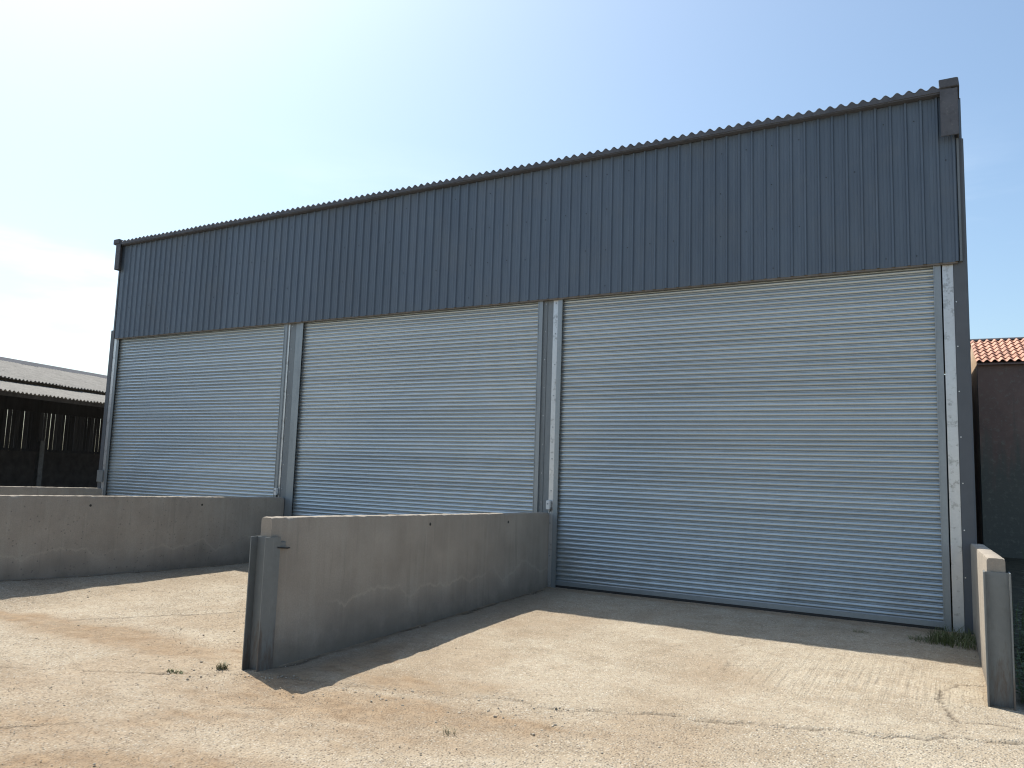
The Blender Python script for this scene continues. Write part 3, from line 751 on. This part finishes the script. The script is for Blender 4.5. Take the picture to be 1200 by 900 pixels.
for k in range(int(OW / 0.4) + 1):
    pts = [(math.cos(a) * 0.10, math.sin(a) * 0.075) for a in [math.pi * i / 6 for i in range(7)]]
    MB().prism(pts, lambda p, x: (x, RUN + p[0], RZ + 0.03 + p[1]), -0.04 + k * 0.4, 0.352 + k * 0.4).build('ridge_tile', M['eave'], ob)

# ------------------------------------------------------------------ weeds, tufts and stones
def blades(mb, n, spread, h, w, lean, rs, sy=1.0):
    for _ in range(n):
        a = rs.uniform(0, 2 * math.pi); r = spread * math.sqrt(rs.random()); x, y = r * math.cos(a), r * math.sin(a) * sy
        hh = h * rs.uniform(0.45, 1.1); d = rs.uniform(0, 2 * math.pi); ln = lean * rs.uniform(0.2, 1) * hh; ww = w * rs.uniform(0.6, 1.2)
        px, py = -math.sin(d) * ww, math.cos(d) * ww; n0 = len(mb.v)
        for t_, k in ((0, 1), (0.4, 0.85), (0.75, 0.55)):
            bx = x + math.cos(d) * ln * t_ ** 2; by = y + math.sin(d) * ln * t_ ** 2; z = hh * t_ * (1 - 0.15 * t_)
            mb.v += [(bx - px * k, by - py * k, z), (bx + px * k, by + py * k, z)]
        mb.v.append((x + math.cos(d) * ln, y + math.sin(d) * ln, hh * 0.86))
        mb.f += [(n0, n0 + 1, n0 + 3, n0 + 2), (n0 + 2, n0 + 3, n0 + 5, n0 + 4), (n0 + 4, n0 + 5, n0 + 6)]
def tuft(x, y, n, spread, h, w, mat, lab, seed, sy=1.0, lean=1.5, name='grass_tuft', cat='grass tuft'):
    rs = random.Random(seed); mb = MB(); blades(mb, n, spread, h, w, lean, rs, sy)
    m = bpy.data.meshes.new(name); m.from_pydata(mb.v, [], mb.f); m.materials.append(M[mat])
    o = link(name, m); o.location = (x, y, ground_z(x, y) + 0.0)
    return tag(o, lab, cat, 'small plants growing from the yard')
tuft(5.93, -0.62, 620, 0.34, 0.17, 0.004, 'grass', 'shaded clump of grass in the corner between shutter and short wall', 1, 1.3)
tuft(5.62, -0.80, 220, 0.24, 0.08, 0.004, 'grass', 'low grass spreading in the shade beside the taller corner clump', 2, 0.8)
tuft(4.81, -0.74, 50, 0.10, 0.05, 0.004, 'dry', 'tiny weed in shade before the right shutter', 3)
tuft(-0.55, -6.50, 90, 0.055, 0.08, 0.004, 'dry', 'small weed on sunlit ground just left of the steel post', 4)
tuft(-0.78, -6.88, 70, 0.12, 0.035, 0.005, 'grass', 'flat weed in a ground crack left of the small upright weed', 5, 0.4)
tuft(2.44, -6.82, 22, 0.05, 0.07, 0.003, 'dry', 'wispy grass sprig on open ground near the bottom of the picture', 6)

def nettle(x, y, h, n, seed, lab):
    rs = random.Random(seed); st = MB(); lf = MB()
    for k in range(n):
        bx, by = rs.uniform(-0.14, 0.14), rs.uniform(-0.2, 0.2); hh = h * rs.uniform(0.6, 1.05); tx, ty = rs.uniform(-0.08, 0.08), rs.uniform(-0.12, 0.12)
        pts = [(bx + tx * t_ ** 2, by + ty * t_ ** 2, hh * t_) for t_ in (0, 0.35, 0.7, 1)]
        st.tube(pts, 0.004, 4)
        for i in range(3, 15):
            t_ = i / 15; c0 = Vector((bx + tx * t_ ** 2, by + ty * t_ ** 2, hh * t_))
            for s in (0, 1):
                a = i * 1.57 + s * math.pi + rs.uniform(-0.4, 0.4); L_ = rs.uniform(0.05, 0.10) * (1.15 - 0.5 * t_)
                dv = Vector((math.cos(a), math.sin(a), rs.uniform(-0.3, 0.3))).normalized(); sd = dv.cross(Vector((0, 0, 1))).normalized() * L_ * 0.32
                n0 = len(lf.v); q = [c0, c0 + dv * L_ * 0.45 + sd, c0 + dv * L_, c0 + dv * L_ * 0.45 - sd]
                lf.v += [tuple(p) for p in q]; lf.f.append((n0, n0 + 1, n0 + 2, n0 + 3))
    r = empty('nettle_clump', (x, y, ground_z(x, y) - 0.02)); tag(r, lab, 'weeds', 'weeds beyond the short wall')
    m = bpy.data.meshes.new('stems'); m.from_pydata(st.v, [], st.f); link('stems', m, M['weed'], r)
    m = bpy.data.meshes.new('leaves'); m.from_pydata(lf.v, [], lf.f); link('leaves', m, M['weed'], r)
nettle(6.62, -2.2, 0.75, 9, 1, 'leafy weeds close behind the steel post at the right edge')
nettle(6.75, -0.4, 1.05, 11, 2, 'taller weeds in shade between the short wall and the dark outbuilding')
nettle(6.52, -3.0, 0.5, 8, 4, 'lowest leafy weeds at the foot of the short wall by its steel post')
nettle(6.62, -1.2, 0.85, 10, 5, 'leafy weeds half way along the far side of the short wall')
nettle(6.95, 2.6, 1.25, 12, 3, 'shaded weeds farthest back in the gap beside the barn')

# loose stones on the yard
rs = random.Random(12); sv, sf = [], []
icos = [(0, 0, 1)] + [(math.cos(2 * math.pi * k / 5) * 0.9, math.sin(2 * math.pi * k / 5) * 0.9, 0.42) for k in range(5)] + [(math.cos(2 * math.pi * (k + .5) / 5) * 0.9, math.sin(2 * math.pi * (k + .5) / 5) * 0.9, -0.42) for k in range(5)] + [(0, 0, -1)]
icf = [(0, 1 + k, 1 + (k + 1) % 5) for k in range(5)] + [(1 + k, 6 + k, 1 + (k + 1) % 5) for k in range(5)] + [(1 + (k + 1) % 5, 6 + k, 6 + (k + 1) % 5) for k in range(5)] + [(11, 6 + (k + 1) % 5, 6 + k) for k in range(5)]
def stone(x, y, s):
    n0 = len(sv); e = [s * rs.uniform(0.6, 1.3), s * rs.uniform(0.6, 1.3), s * rs.uniform(0.35, 0.7)]; a = rs.uniform(0, 6.28); ca, sa = math.cos(a), math.sin(a); z0 = ground_z(x, y) + 0.004
    for p in icos:
        j = rs.uniform(0.8, 1.15); px, py = p[0] * e[0] * j, p[1] * e[1] * j
        sv.append((x + px * ca - py * sa, y + px * sa + py * ca, z0 + e[2] * 0.55 + p[2] * e[2] * j))
    sf.extend(tuple(n0 + i for i in f) for f in icf)
for _ in range(1500):
    x = rs.uniform(-6.2, 6.2); y = rs.uniform(-9.6, -1.5)
    if vnoise(np.array(x * 1.3), np.array(y * 1.3), 91) < rs.uniform(0.2, 0.9): continue
    stone(x, y, rs.choice((0.005, 0.006, 0.007, 0.009, 0.012)))
for (cx, cy, r_, n) in ((3.0, -5.8, 0.8, 50), (2.4, -6.4, 0.9, 40), (-0.7, -6.85, 0.4, 30), (1.2, -6.2, 0.6, 40), (0.1, -6.45, 0.3, 40), (5.8, -4.2, 0.3, 30), (-5.9, -5.0, 0.3, 30), (3.0, -0.35, 3.0, 60), (5.6, -0.7, 0.5, 30)):
    for _ in range(n): stone(rs.gauss(cx, r_ * 0.6), rs.gauss(cy, r_ * 0.4), rs.choice((0.006, 0.008, 0.011, 0.015)))
for _ in range(9000):
    y = -9.3 + 7.6 * rs.random() ** 1.3; x = rs.uniform(-5.5, 6.1)
    if vnoise(np.array(x * 1.1), np.array(y * 1.1), 191) < rs.uniform(0.0, 0.9): continue
    stone(x, y, rs.choice((0.0035, 0.0045, 0.0055, 0.007)))
for _ in range(260):
    xw, y0_ = rs.choice(((-6.38, -6.4), (-0.12, -6.3), (-0.12, -6.3), (6.10, -3.4)))
    stone(xw + abs(rs.gauss(0, 0.09)) * (-1 if xw > 5 else 1), rs.uniform(y0_, -0.2), rs.choice((0.006, 0.008, 0.011)))
sm = bpy.data.meshes.new('gravel'); sm.from_pydata(sv, [], sf); 
tag(link('gravel', sm, M['stone']), 'loose stones and grit scattered over the concrete yard', 'gravel', kind='stuff')
